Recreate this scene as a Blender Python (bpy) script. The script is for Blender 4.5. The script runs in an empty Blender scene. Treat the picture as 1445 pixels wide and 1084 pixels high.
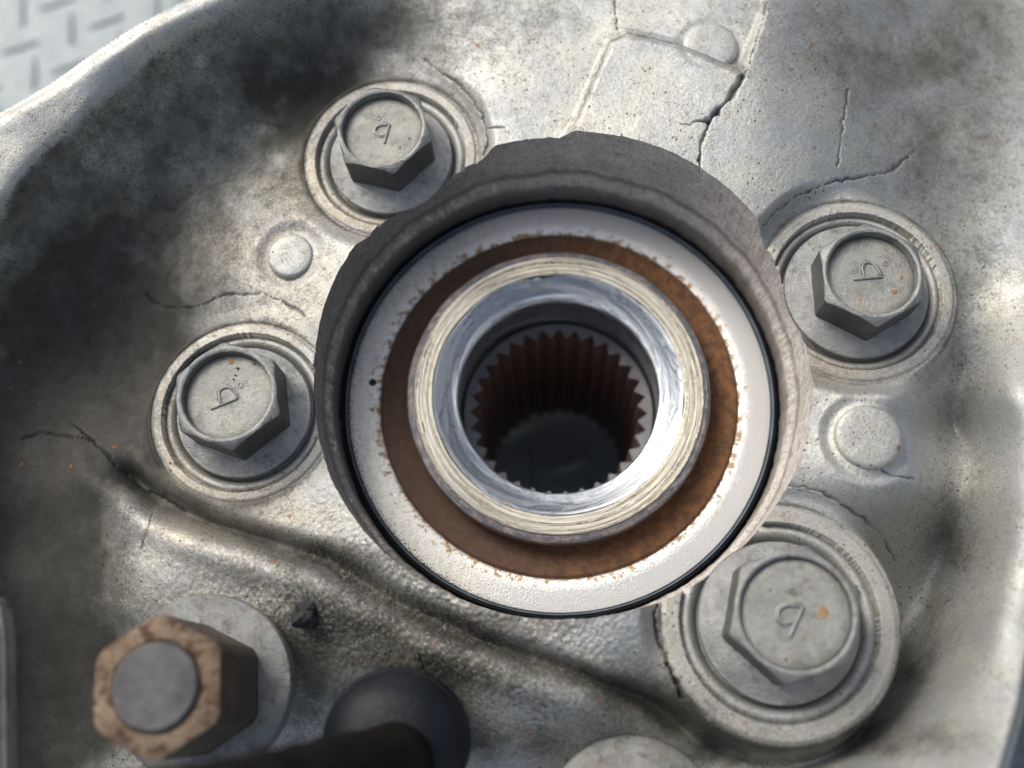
import bpy, bmesh, math, random
import numpy as np
from mathutils import Matrix, Vector, noise as mnoise

random.seed(7)
K = 0.014                       # one modelling unit is 14 mm; meshes are scaled to metres when linked
C = bpy.context.scene.collection
sc = bpy.context.scene

# ------------------------------------------------------------------ camera
F = 1500.0                      # focal length in photo pixels (photo 1445 x 1084)
_n = np.array([785 - 722.5, -(1000 - 542.0), -F]); _n /= np.linalg.norm(_n)
_wz = -_n
_wy = np.array([0, 1, 0.]) - _wz[1] * _wz; _wy /= np.linalg.norm(_wy)
_wx = np.cross(_wy, _wz)
RM = np.array([_wx, _wy, _wz])                       # camera axes in world
CP = -RM @ (np.array([787.5 - 722.5, -(562.6 - 542), -F]) / F * 15.0)
cam_d = bpy.data.cameras.new('camera'); cam = bpy.data.objects.new('camera', cam_d); C.objects.link(cam)
M4 = Matrix([[*RM[0], CP[0] * K], [*RM[1], CP[1] * K], [*RM[2], CP[2] * K], [0, 0, 0, 1]])
cam.matrix_world = M4
cam_d.sensor_width = 36; cam_d.lens = 36 * F / 1445
cam_d.clip_start = 0.005; cam_d.clip_end = 50
cam_d.dof.use_dof = True; cam_d.dof.focus_distance = 13.7 * K
cam_d.dof.aperture_fstop = (cam_d.lens / 1000) / (0.34 * K)
sc.camera = cam

# ------------------------------------------------------------------ world, sun, exposure
SUN_EL, SUN_AZ = math.radians(42), math.radians(-45)     # azimuth from +y towards +x
w = bpy.data.worlds.new('World'); sc.world = w; w.use_nodes = True
nt = w.node_tree; bg = nt.nodes['Background']
sky = nt.nodes.new('ShaderNodeTexSky'); sky.sky_type = 'NISHITA'; sky.sun_disc = False
sky.sun_elevation = SUN_EL; sky.sun_rotation = SUN_AZ
sky.air_density = 1.0; sky.dust_density = 4.0; sky.ozone_density = 1.0
hs = nt.nodes.new('ShaderNodeHueSaturation'); hs.inputs['Saturation'].default_value = 0.6
nt.links.new(sky.outputs[0], hs.inputs['Color']); nt.links.new(hs.outputs[0], bg.inputs[0])
bg.inputs[1].default_value = 0.12
sd = bpy.data.lights.new('sun', 'SUN'); so = bpy.data.objects.new('sun', sd); C.objects.link(so)
sd.energy = 1.7; sd.angle = math.radians(30); sd.color = (1.0, 0.97, 0.87)
dv = Vector((math.cos(SUN_EL) * math.sin(SUN_AZ), math.cos(SUN_EL) * math.cos(SUN_AZ), math.sin(SUN_EL)))
so.rotation_euler = dv.to_track_quat('Z', 'Y').to_euler()
sc.view_settings.view_transform = 'Standard'; sc.view_settings.look = 'None'
sc.view_settings.gamma = 1; sc.view_settings.exposure = 0.36

# ------------------------------------------------------------------ helpers
def at(px, py, z):
    d = RM @ np.array([px - 722.5, 542 - py, -F]); t = (z - CP[2]) / d[2]
    return CP + t * d
def to_px(x, y, z):
    q0 = (x - CP[0]) * RM[0, 0] + (y - CP[1]) * RM[1, 0] + (z - CP[2]) * RM[2, 0]
    q1 = (x - CP[0]) * RM[0, 1] + (y - CP[1]) * RM[1, 1] + (z - CP[2]) * RM[2, 1]
    q2 = (x - CP[0]) * RM[0, 2] + (y - CP[1]) * RM[1, 2] + (z - CP[2]) * RM[2, 2]
    return 722.5 + F * q0 / -q2, 542 - F * q1 / -q2
def sstep(a, b, x):
    t = np.clip((x - a) / (b - a), 0, 1); return t * t * (3 - 2 * t)
def vnoise(x, y, seed=0):                           # smooth value noise, -1..1
    xi = np.floor(x).astype(np.int64); yi = np.floor(y).astype(np.int64)
    fx = x - xi; fy = y - yi; fx = fx * fx * (3 - 2 * fx); fy = fy * fy * (3 - 2 * fy)
    def h(a, b):
        n = (a * 374761393 + b * 668265263 + seed * 1442695041) & 0xffffffff
        n = ((n ^ (n >> 13)) * 1274126177) & 0xffffffff
        return ((n ^ (n >> 16)) & 0xffff) / 32767.5 - 1
    return (h(xi, yi) * (1 - fx) + h(xi + 1, yi) * fx) * (1 - fy) + (h(xi, yi + 1) * (1 - fx) + h(xi + 1, yi + 1) * fx) * fy
def fbm(x, y, o=4, seed=0):
    s = 0; a = .5; t = 0
    for k in range(o):
        s = s + a * vnoise(x * 2 ** k + 17.3 * k, y * 2 ** k - 9.1 * k, seed + k); t += a; a *= .5
    return s / t
def cn(th, k, o=3, seed=0, z=0.0): return fbm(np.cos(th) * k + z * 1.7 + 40, np.sin(th) * k + z + 40, o, seed)
def np_obj(name, V, Fc, mat, parent=None, attrs=None, smooth=True, sharp=None, kind=None):
    me = bpy.data.meshes.new(name)
    V = np.asarray(V, dtype=np.float32) * K
    me.vertices.add(len(V)); me.vertices.foreach_set('co', V.ravel())
    if isinstance(Fc, np.ndarray):
        n = len(Fc); k = Fc.shape[1]
        me.loops.add(n * k); me.loops.foreach_set('vertex_index', Fc.astype(np.int32).ravel())
        me.polygons.add(n); me.polygons.foreach_set('loop_start', np.arange(0, n * k, k, dtype=np.int32))
        me.polygons.foreach_set('loop_total', np.full(n, k, dtype=np.int32))
    else:
        me.clear_geometry(); me.from_pydata([tuple(map(float, v)) for v in V], [], Fc)
    me.update(calc_edges=True); me.validate()
    me.polygons.foreach_set('use_smooth', np.full(len(me.polygons), smooth))
    if sharp: me.set_sharp_from_angle(angle=math.radians(sharp))
    if attrs:
        for a, v in attrs.items():
            t = me.attributes.new(a, 'FLOAT', 'POINT'); t.data.foreach_set('value', np.asarray(v, dtype=np.float32).ravel())
    me.materials.append(mat)
    o = bpy.data.objects.new(name, me); C.objects.link(o)
    if parent: o.parent = parent
    if kind: o['kind'] = kind
    return o
def tag(o, label=None, cat=None, group=None, kind=None):
    for k, v in (('label', label), ('category', cat), ('group', group), ('kind', kind)):
        if v: o[k] = v
    return o
def empty(name, loc=(0, 0, 0), rz=0):
    o = bpy.data.objects.new(name, None); C.objects.link(o); o.empty_display_size = .01
    o.location = [c * K for c in loc]; o.rotation_euler = (0, 0, rz); return o
def grid_faces(nr, nt_, closed=True):
    i = np.arange(nr - 1)[:, None]; j = np.arange(nt_ if closed else nt_ - 1)[None, :]
    j2 = (j + 1) % nt_
    a = i * nt_ + j; b = i * nt_ + j2; c = (i + 1) * nt_ + j2; d = (i + 1) * nt_ + j
    return np.stack([a, b, c, d], -1).reshape(-1, 4)
def lathe(name, prof, mat, parent=None, n=256, jit=None, sharp=35, c=(0, 0), flip=False, attrs=None):
    """prof [(r, z)...]; jit(i, th, r, z) -> r, z arrays"""
    th = np.linspace(0, 2 * np.pi, n, endpoint=False); V = []
    for i, (r, z) in enumerate(prof):
        rr = np.full(n, float(r)); zz = np.full(n, float(z))
        if jit: rr, zz = jit(i, th, rr, zz)
        V.append(np.stack([c[0] + rr * np.cos(th), c[1] + rr * np.sin(th), zz], -1))
    Fc = grid_faces(len(prof), n)
    if flip: Fc = Fc[:, ::-1]
    return np_obj(name, np.concatenate(V), Fc, mat, parent, sharp=sharp, attrs=attrs)
def tube(name, pts, rad, mat, parent=None, n=8, closed=False):
    pts = [Vector(p) for p in pts]; V = []; Fc = []; m = len(pts)
    for i, p in enumerate(pts):
        a = pts[(i - 1) % m] if (closed or i) else p; b = pts[(i + 1) % m] if (closed or i < m - 1) else p
        d = (b - a).normalized(); s = d.cross(Vector((0, 0, 1)))
        s = s.normalized() if s.length > 1e-6 else Vector((1, 0, 0)); u = s.cross(d)
        r = rad[i] if isinstance(rad, (list, tuple)) else rad
        for k in range(n):
            t = 2 * math.pi * k / n; V.append(p + r * (math.cos(t) * s + math.sin(t) * u))
    for i in range(m if closed else m - 1):
        for k in range(n):
            Fc.append((i * n + k, i * n + (k + 1) % n, ((i + 1) % m) * n + (k + 1) % n, ((i + 1) % m) * n + k))
    if not closed: Fc += [tuple(range(n - 1, -1, -1)), tuple((m - 1) * n + k for k in range(n))]
    return np_obj(name, np.array([tuple(v) for v in V]), Fc, mat, parent, sharp=60)

# ------------------------------------------------------------------ materials
class NT:
    def __init__(s, name):
        s.m = bpy.data.materials.new(name); s.m.use_nodes = True; s.t = s.m.node_tree
        s.b = s.t.nodes['Principled BSDF']
        tc = s.t.nodes.new('ShaderNodeTexCoord'); mp = s.t.nodes.new('ShaderNodeMapping')
        mp.inputs['Scale'].default_value = (1 / K,) * 3
        oi = s.t.nodes.new('ShaderNodeObjectInfo'); ad = s.t.nodes.new('ShaderNodeVectorMath'); ad.operation = 'MULTIPLY_ADD'
        ad.inputs[1].default_value = (1, 1, 1); s.t.links.new(tc.outputs['Object'], ad.inputs[0])
        if name in ('zinc_plated_steel', 'stamped_zinc_face', 'dull_washer_steel'): s.t.links.new(oi.outputs['Random'], ad.inputs[2])
        s.t.links.new(ad.outputs[0], mp.inputs[0]); s.co = mp.outputs[0]
    def _in(s, sock, v):
        if hasattr(v, 'is_output') or isinstance(v, bpy.types.NodeSocket): s.t.links.new(v, sock)
        elif isinstance(v, (tuple, list)) and len(v) == 3 and sock.type == 'RGBA': sock.default_value = (*v, 1)
        else: sock.default_value = v
    def math(s, op, a, b=0.0, c=None, clamp=False):
        n = s.t.nodes.new('ShaderNodeMath'); n.operation = op; n.use_clamp = clamp
        s._in(n.inputs[0], a); s._in(n.inputs[1], b)
        if c is not None: s._in(n.inputs[2], c)
        return n.outputs[0]
    def mix(s, f, a, b, mode='MIX'):
        n = s.t.nodes.new('ShaderNodeMix'); n.data_type = 'RGBA'; n.blend_type = mode
        s._in(n.inputs[0], f); s._in(n.inputs[6], a); s._in(n.inputs[7], b); return n.outputs[2]
    def noise(s, sc_, det=4, rough=.55, co=None, dist=0):
        n = s.t.nodes.new('ShaderNodeTexNoise'); n.inputs['Scale'].default_value = sc_
        n.inputs['Detail'].default_value = det; n.inputs['Roughness'].default_value = rough
        n.inputs['Distortion'].default_value = dist
        s.t.links.new(co or s.co, n.inputs['Vector']); return n.outputs[0]
    def vor(s, sc_, co=None, feature='F1'):
        n = s.t.nodes.new('ShaderNodeTexVoronoi'); n.inputs['Scale'].default_value = sc_; n.feature = feature
        s.t.links.new(co or s.co, n.inputs['Vector']); return n.outputs['Distance']
    def rng(s, v, a, b, c=0.0, d=1.0):
        n = s.t.nodes.new('ShaderNodeMapRange'); n.interpolation_type = 'SMOOTHSTEP'
        s._in(n.inputs[0], v)
        for i, x in enumerate((a, b, c, d)): n.inputs[i + 1].default_value = x
        return n.outputs[0]
    def attr(s, name):
        n = s.t.nodes.new('ShaderNodeAttribute'); n.attribute_name = name; return n.outputs['Fac']
    def polar(s, kr, kt, kz=0.0):
        sp = s.t.nodes.new('ShaderNodeSeparateXYZ'); s.t.links.new(s.co, sp.inputs[0])
        x, y, z = sp.outputs
        r = s.math('SQRT', s.math('ADD', s.math('MULTIPLY', x, x), s.math('MULTIPLY', y, y)))
        a = s.math('ARCTAN2', y, x)
        cb = s.t.nodes.new('ShaderNodeCombineXYZ')
        s._in(cb.inputs[0], s.math('MULTIPLY', r, kr))
        s._in(cb.inputs[1], s.math('MULTIPLY', s.math('SINE', a), kt))
        s._in(cb.inputs[2], s.math('ADD', s.math('MULTIPLY', s.math('COSINE', a), kt), s.math('MULTIPLY', z, kz)))
        return r, a, cb.outputs[0], x, y, z
    def bump(s, h, dist, strength=1.0, prev=None):
        n = s.t.nodes.new('ShaderNodeBump'); n.inputs['Distance'].default_value = dist * K
        n.inputs['Strength'].default_value = strength
        s.t.links.new(h, n.inputs['Height'])
        if prev is not None: s.t.links.new(prev, n.inputs['Normal'])
        return n.outputs[0]
    def out(s, col, rough, metal, normal=None, spec=None):
        s._in(s.b.inputs['Base Color'], col); s._in(s.b.inputs['Roughness'], rough); s._in(s.b.inputs['Metallic'], metal)
        if normal is not None: s.t.links.new(normal, s.b.inputs['Normal'])
        if spec is not None: s._in(s.b.inputs['Specular IOR Level'], spec)
        return s.m

def mat_casting():
    s = NT('cast_aluminium')
    d = s.attr('dirt_shade'); wr = s.attr('warm'); ck = s.attr('crack'); gt = s.attr('grit')
    n1 = s.noise(1.3, 6, .6); n2 = s.noise(6, 6, .65); n3 = s.noise(28, 4, .6); n4 = s.noise(90, 3, .6)
    base = s.mix(s.rng(n1, .35, .65), (.45, .465, .48), (.55, .545, .495))
    base = s.mix(s.math('MULTIPLY', s.rng(n3, .45, .70), .45), base, (.30, .295, .28))
    base = s.mix(s.math('MULTIPLY', s.rng(n4, .42, .70), .5), base, (.78, .77, .73))
    n5 = s.noise(48, 3, .7); base = s.mix(s.math('MULTIPLY', s.rng(n5, .50, .68), .45), base, (.20, .195, .18))
    wm = s.math('MULTIPLY', s.math('ADD', s.rng(n2, .5, .75, 0, .35), wr), s.rng(n3, .3, .6, .3, 1.0), clamp=True)
    base = s.mix(wm, base, (.36, .27, .15))
    dm = s.math('ADD', d, s.math('MULTIPLY', s.math('SUBTRACT', n2, .5), .55))
    dm = s.math('ADD', dm, s.math('MULTIPLY', s.math('SUBTRACT', n3, .5), .9))
    dm = s.math('MULTIPLY', s.rng(dm, .08, 1.1), s.rng(d, .0, .3, .25, 1.0))
    base = s.mix(s.math('MULTIPLY', dm, s.rng(s.noise(3.3, 5, .65), .3, .7, .96, .72)), base, (.082, .079, .064))
    base = s.mix(s.rng(s.math('ADD', d, s.math('MULTIPLY', s.math('SUBTRACT', n2, .5), .5)), 1.05, 1.7, 0, .75), base, (.034, .031, .027))  # darkest tone, also standing for deep shade on the left
    g1 = s.noise(17, 6, .75); g2 = s.noise(24, 6, .75)
    base = s.mix(s.math('MULTIPLY', gt, s.rng(g1, .50, .60, 0, .85)), base, (.055, .048, .038))
    base = s.mix(s.math('MULTIPLY', gt, s.rng(g2, .52, .64, 0, .5)), base, (.66, .64, .58))
    # pits and specks
    v = s.vor(9); sp = s.rng(v, .09, .17, 1, 0)
    v2 = s.vor(24); sp2 = s.math('MULTIPLY', s.rng(v2, .13, .24, 1, 0), s.rng(n2, .47, .58))
    spk = s.math('MAXIMUM', s.math('MULTIPLY', sp, s.rng(n1, .45, .55)), sp2)
    base = s.mix(s.math('MULTIPLY', spk, .8), base, (.03, .027, .024))
    v3 = s.vor(3.1); ru = s.math('MULTIPLY', s.rng(v3, .04, .13, 1, 0), s.rng(n2, .45, .55))
    base = s.mix(s.math('MULTIPLY', ru, .8), base, (.30, .12, .035))
    base = s.mix(ck, base, (.02, .018, .016))
    rough = s.math('ADD', s.math('MULTIPLY', dm, .14), s.rng(n2, .3, .7, .48, .62))
    metal = s.math('MULTIPLY', s.math('SUBTRACT', 1.0, s.math('MULTIPLY', dm, .6)), .84)
    h = s.math('ADD', s.math('MULTIPLY', n3, .45), s.math('MULTIPLY', n4, .6))
    h = s.math('SUBTRACT', h, s.math('MULTIPLY', spk, .5))
    b = s.bump(n5, .010, .6); b = s.bump(h, .012, .8, b)
    return s.out(base, rough, metal, b)

def mat_steel(name, c1, c2, rough=(.35, .55), metal=.8, stain=(.25, .19, .11), samt=.5, bumpd=.02, spots=.0, dark=None, flank_shade=False):
    s = NT(name)
    n1 = s.noise(2.2, 5, .6); n2 = s.noise(4.5 if 'rusty' in name or 'washer' in name else 11, 6, .72); n3 = s.noise(60, 3, .6)
    oi = s.t.nodes.new('ShaderNodeObjectInfo')
    base = s.mix(s.rng(n1, .35, .65), c1, c2)
    base = s.mix(s.math('MULTIPLY', s.rng(n3, .4, .7), .35), base, tuple(c * .55 for c in c1))
    base = s.mix(s.math('MULTIPLY', s.rng(n2, *((.46, .60) if 'rusty' in name or 'washer' in name else (.52, .72))), samt), base, stain)
    if spots:
        v = s.vor(4.5); sp = s.math('MULTIPLY', s.rng(v, .05, .12, 1, 0), s.rng(n1, .4, .5))
        base = s.mix(s.math('MULTIPLY', sp, spots), base, (.20, .06, .02))
    if dark:
        base = s.mix(s.math('MULTIPLY', s.rng(s.noise(5, 6, .7), .5, .7), dark), base, (.03, .028, .025))
    if flank_shade: base = s.mix(s.math('MULTIPLY', s.attr('flank_shade'), s.rng(n2, .25, .7, .86, .62)), base, (.06, .058, .056))  # hex sides coloured darker in place of their shade
    r = s.rng(n2, .3, .7, *rough)
    b = s.bump(n3, bumpd, .8); b = s.bump(n2, bumpd * 1.5, .5, b)
    return s.out(base, r, metal, b)

def mat_ring():
    s = NT('zinc_seal_plate'); r, a, pc, x, y, z = s.polar(1, 1)
    n1 = s.noise(2.0, 5, .6); n2 = s.noise(9, 6, .7); n3 = s.noise(45, 4, .6)
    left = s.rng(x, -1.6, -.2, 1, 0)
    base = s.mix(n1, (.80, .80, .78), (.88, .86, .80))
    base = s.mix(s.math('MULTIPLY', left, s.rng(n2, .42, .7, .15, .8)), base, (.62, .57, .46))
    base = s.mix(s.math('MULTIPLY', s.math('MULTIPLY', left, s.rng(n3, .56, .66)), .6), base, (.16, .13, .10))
    e = s.math('ADD', s.math('SUBTRACT', r, 2.5), s.math('MULTIPLY', s.math('SUBTRACT', .535, n2), 1.3))
    ru = s.rng(e, -.02, .13, 1, 0)
    base = s.mix(s.math('MULTIPLY', ru, .9), base, (.36, .19, .05))
    e2 = s.math('ADD', s.math('SUBTRACT', 2.97, r), s.math('MULTIPLY', s.math('SUBTRACT', .54, n3), .55))
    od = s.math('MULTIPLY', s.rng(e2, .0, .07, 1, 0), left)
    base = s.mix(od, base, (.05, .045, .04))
    rough = s.math('ADD', s.math('MULTIPLY', s.math('MAXIMUM', ru, left), .18), .30)
    met = s.math('SUBTRACT', .72, s.math('MULTIPLY', ru, .5))
    return s.out(base, rough, met, s.bump(s.math('ADD', n3, s.math('MULTIPLY', ru, .6)), .012, .5))

def mat_rust():
    s = NT('orange_rust'); r, a, pc, x, y, z = s.polar(9, 2)
    n1 = s.noise(1.2, 4, .6); n2 = s.noise(8, 6, .7); n3 = s.noise(50, 4, .7); nr = s.noise(3, 4, .6, co=pc)
    rt = s.rng(x, -1.6, 1.8)
    base = s.mix(rt, (.125, .078, .058), (.28, .125, .048))
    base = s.mix(s.math('MULTIPLY', s.rng(n2, .42, .6), .8), base, (.12, .062, .038))
    base = s.mix(s.math('MULTIPLY', s.rng(nr, .45, .7), .5), base, (.10, .075, .05))
    base = s.mix(s.math('MULTIPLY', s.rng(n3, .62, .75), .5), base, (.42, .30, .16))
    return s.out(base, s.rng(n2, .3, .7, .5, .75), .25, s.bump(n3, .03, .8, s.bump(n2, .04, .5)))

def mat_race():
    s = NT('turned_bearing_steel'); r, a, pc, x, y, z = s.polar(26, .7)
    r2, a2, pd, *_ = s.polar(70, 2.5)
    nb = s.noise(1.0, 3, .6, co=pc); ns = s.noise(1.0, 3, .7, co=pd); n2 = s.noise(10, 6, .7); n3 = s.noise(50, 3)
    base = s.mix(s.rng(nb, .35, .6), (.36, .32, .25), (.72, .68, .57))
    base = s.mix(s.rng(ns, .5, .64, 0, .55), base, (.80, .79, .78))
    sc1 = s.math('MULTIPLY', s.rng(ns, .38, .45, 1, 0), s.rng(n2, .44, .54))
    base = s.mix(s.math('MULTIPLY', sc1, .85), base, (.05, .045, .045))
    # bluish worn outer chamfer
    e = s.math('ADD', r, s.math('MULTIPLY', s.math('SUBTRACT', n2, .5), .10))
    oc = s.rng(e, 1.975, 1.995)
    base = s.mix(oc, base, s.mix(s.rng(n2, .4, .65), (.16, .165, .19), (.34, .30, .28)))
    oc2 = s.rng(e, 2.07, 2.11)
    base = s.mix(s.math('MULTIPLY', oc2, .7), base, (.20, .11, .07))
    h = s.math('ADD', s.math('MULTIPLY', ns, .8), s.math('MULTIPLY', n3, .4))
    return s.out(base, s.rng(ns, .3, .7, .38, .55), .75, s.bump(h, .024, .8))

def mat_polish():
    s = NT('polished_blue_steel'); r, a, pc, x, y, z = s.polar(5, 1.1, 4)
    r2, a2, pd, *_ = s.polar(12, .8, 12)
    n1 = s.noise(1.0, 5, .65, co=pc, dist=.6); n2 = s.noise(1.2, 4, .6, co=pd); n3 = s.noise(14, 5, .7)
    base = s.mix(s.rng(n1, .4, .6), (.36, .39, .43), (.56, .58, .60))
    edge = s.math('MULTIPLY', s.rng(s.math('ABSOLUTE', s.math('SUBTRACT', n1, .5)), .0, .012, 1, 0), .75)
    base = s.mix(edge, base, (.09, .09, .10))
    base = s.mix(s.math('MULTIPLY', s.math('MULTIPLY', s.rng(n2, .60, .68), s.rng(n3, .48, .56)), .8), base, (.06, .06, .06))
    return s.out(base, s.rng(n1, .35, .65, .28, .48), .9, s.bump(s.math('ADD', n1, s.math('MULTIPLY', n3, .15)), .05, .5))

def mat_wall():
    s = NT('corroded_bore'); d = s.attr('crust')
    n1 = s.noise(1.6, 5, .6); n2 = s.noise(7, 6, .7); n3 = s.noise(30, 4, .7)
    x, y, z = s.polar(1, 1)[3:]
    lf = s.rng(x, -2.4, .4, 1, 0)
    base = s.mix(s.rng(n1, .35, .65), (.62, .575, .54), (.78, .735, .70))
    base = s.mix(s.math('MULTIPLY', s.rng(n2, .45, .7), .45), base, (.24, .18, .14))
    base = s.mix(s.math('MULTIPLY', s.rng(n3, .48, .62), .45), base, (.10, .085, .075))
    base = s.mix(s.math('MULTIPLY', lf, .62), base, (.05, .045, .04))  # left of the wall painted dark to stand for its shade
    base = s.mix(s.rng(s.attr('dark_band'), .2, .9, 0, .7), base, (.07, .055, .045))  # darker just above the crusted ledge and below it
    n4 = s.noise(16, 6, .75); cm = s.math('MULTIPLY', d, s.rng(n4, .44, .52))
    base = s.mix(cm, base, s.mix(s.rng(n2, .4, .6), (.40, .34, .28), (.72, .69, .65)))
    return s.out(base, s.rng(n2, .3, .7, .45, .65), .25, s.bump(n3, .03, .8, s.bump(n2, .03, .6)))

def mat_spline():
    s = NT('rusty_spline_steel'); n1 = s.noise(3, 5, .6); n2 = s.noise(25, 4, .7)
    base = s.mix(s.rng(n1, .35, .65), (.22, .135, .11), (.31, .20, .165))
    base = s.mix(s.math('MULTIPLY', s.rng(n2, .4, .7), .6), base, (.12, .075, .06))
    return s.out(base, .45, .45, s.bump(n2, .02, .6))

def mat_plain(name, col, rough, metal=0.0, var=.25, bumpd=.02, spec=None):
    s = NT(name); n1 = s.noise(3, 5, .6); n2 = s.noise(25, 4, .6)
    base = s.mix(s.rng(n1, .3, .7), tuple(c * (1 - var) for c in col), tuple(min(1, c * (1 + var)) for c in col))
    return s.out(base, s.rng(n2, .3, .7, rough * .85, min(1, rough * 1.15)), metal, s.bump(n2, bumpd, .5), spec)

M_cast = mat_casting()
M_bolt = mat_steel('zinc_plated_steel', (.31, .315, .31), (.42, .42, .405), (.30, .46), .90, (.27, .22, .15), .5, .02, .9, .45, flank_shade=True)
M_head = mat_steel('stamped_zinc_face', (.34, .34, .315), (.44, .435, .40), (.36, .52), .75, (.30, .22, .12), .6, .02, .9, .35)
M_ring = mat_ring(); M_rust = mat_rust(); M_race = mat_race(); M_pol = mat_polish(); M_wall = mat_wall(); M_spl = mat_spline()
M_seal = mat_plain('black_seal_rubber', (.012, .013, .016), .6, spec=.2)
M_sealg = mat_plain('blue_grey_seal_edge', (.10, .12, .15), .6, 0, spec=.25)
M_face = mat_steel('ground_steel_face', (.17, .165, .17), (.22, .21, .21), (.4, .55), .7, (.30, .27, .24), .3, .008)
M_rusthead = mat_steel('rusty_bolt_steel', (.20, .12, .08), (.46, .35, .24), (.5, .7), .35, (.10, .05, .03), .95, .06, .9, .35, flank_shade=True)
M_darkhead = mat_steel('dark_bolt_steel', (.10, .10, .11), (.19, .185, .19), (.4, .6), .6, (.20, .13, .10), .5, .03)
M_washer = mat_steel('dull_washer_steel', (.24, .25, .25), (.34, .34, .33), (.45, .6), .6, (.20, .165, .13), .45, .02, 1.0, .5)
M_rubber = mat_plain('black_rubber', (.007, .009, .014), .45, 0, .3, .03, .25)
M_tube = mat_plain('grimy_black_hose', (.006, .005, .0045), .7, 0, .5, .05, spec=.12)
M_plate = mat_steel('painted_tread_plate', (.175, .205, .225), (.22, .25, .27), (.28, .42), .35, (.45, .45, .42), .25, .01)
M_spot = mat_plain('rust_bloom', (.32, .20, .10), .7, 0, .35, .03)
M_clod = mat_plain('black_grit', (.03, .03, .032), .7, 0, .5, .15)

# ------------------------------------------------------------------ bolts: where they stand
BOLTS = [  # px centre of flange, z of flange base, flange radius
    dict(k='TL', px=(551, 221), z=1.25, R=.850), dict(k='L', px=(343, 580), z=1.25, R=.877),
    dict(k='R', px=(1209, 409), z=1.35, R=.925), dict(k='BR', px=(1100, 877), z=1.40, R=.955)]
for b in BOLTS:
    b['c'] = at(*b['px'], b['z'] + .10)[:2]
PADS = {'TL': (1.04, 1.20), 'L': (1.06, 1.20), 'R': (1.09, 1.25), 'BR': (1.17, 1.385)}   # counterbore, pad radius

# ------------------------------------------------------------------ casting height field
CTRL = [(-150,430,2.5),(-60,300,2.5),(0,250,2.5),(100,150,2.5),(230,70,2.5),(330,-10,2.5),(450,-80,2.5),(-200,600,2.4),(-200,800,2.3),(-150,1000,2.2),
 (0,325,2.4),(60,245,2.4),(140,165,2.4),(270,60,2.4),(390,-5,2.4),
 (80,345,1.7),(190,240,1.7),(330,130,1.7),(480,20,1.8),
 (60,480,1.1),(150,420,1.0),(240,330,1.05),(330,220,1.1),(440,110,1.2),(600,10,1.55),(50,620,1.0),(40,750,.8),(60,900,.5),(200,500,.85),(-60,640,1.6),(-60,850,1.2),(-30,1000,.6),
 (340,260,1.35),(400,200,1.4),(380,300,1.6),(450,330,1.65),(330,380,1.5),(260,400,1.2),(400,400,1.6),(700,120,1.65),(760,60,1.65),(800,150,1.65),(950,0,1.65),
 (1100,200,1.65),(1050,280,1.65),(1120,60,1.6),(1130,-60,1.6),(1150,240,1.55),(1300,180,.80),(1380,260,.60),(1250,60,1.05),(1400,60,.55),(1445,-60,.5),(1430,380,.75),
 (1150,600,1.65),(1180,560,1.65),(1270,560,1.6),(1300,680,1.45),(1230,700,1.6),(1350,600,.6),(1370,450,.65),(1345,760,.45),(1330,860,.35),(1420,560,1.7),
 (1500,600,1.8),(1415,760,1.4),(1400,880,1.7),(1350,975,1.75),(1290,940,.35),(1220,1015,.4),(1270,1070,1.8),(1140,1060,.8),(1180,1120,1.7),(1445,820,1.75),(1445,700,1.75),(1520,850,1.75),
 (110,680,1.35),(160,750,1.4),(150,850,1.2),(200,720,1.4),(250,780,1.55),(350,830,1.5),(300,900,1.3),(450,880,1.5),(600,920,1.5),(700,980,1.45),(820,1010,1.4),
 (700,1050,1.0),(600,1030,.6),(450,960,1.0),(520,900,1.4),(450,740,1.65),(600,870,1.6),(700,900,1.65),(880,930,1.6),(800,900,1.65),(950,900,1.6),(900,990,1.2),
 (960,1020,1.0),(1010,1045,.9),(450,1050,.5),(250,1050,.5),(800,1084,.8),(800,1200,.8),(1100,1200,1.4),(100,1200,.4),(1500,-200,1.5),(900,-200,1.6),(500,-250,2.3),(1500,200,.6),(1500,420,1.0)]
CT = np.array(CTRL, float); CX = CT[:, :2] / 100
def _phi(d2): return np.where(d2 > 0, .5 * d2 * np.log(np.maximum(d2, 1e-12)), 0)
_n = len(CT); _A = np.zeros((_n + 3, _n + 3))
_A[:_n, :_n] = _phi(((CX[:, None] - CX[None]) ** 2).sum(-1)) + np.eye(_n) * .02
_A[:_n, _n] = 1; _A[:_n, _n + 1:] = CX; _A[_n, :_n] = 1; _A[_n + 1:, :_n] = CX.T
_W = np.linalg.solve(_A, np.concatenate([CT[:, 2], np.zeros(3)]))
# evaluate the spline once on a coarse pixel raster and interpolate
GU = np.arange(-900, 2400, 10.); GV = np.arange(-900, 2000, 10.)
_gu, _gv = np.meshgrid(GU, GV, indexing='ij'); _acc = np.zeros(_gu.shape)
_cu = np.clip(_gu, -250, 1600) / 100; _cv = np.clip(_gv, -250, 1250) / 100
for i in range(_n): _acc += _W[i] * _phi((_cu - CX[i, 0]) ** 2 + (_cv - CX[i, 1]) ** 2)
_acc += _W[_n] + _W[_n + 1] * _cu + _W[_n + 2] * _cv
def _bs(f): return ((1 - f) ** 3 / 6, (3 * f ** 3 - 6 * f ** 2 + 4) / 6, (-3 * f ** 3 + 3 * f ** 2 + 3 * f + 1) / 6, f ** 3 / 6)
def base_h(u, v):
    a = np.clip((u - GU[0]) / 10, 1, len(GU) - 3.001); b = np.clip((v - GV[0]) / 10, 1, len(GV) - 3.001)
    i = a.astype(int); j = b.astype(int); wa = _bs(a - i); wb = _bs(b - j); s_ = 0
    for p in range(4):
        for q in range(4): s_ = s_ + wa[p] * wb[q] * _acc[i + p - 1, j + q - 1]
    return s_
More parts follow.
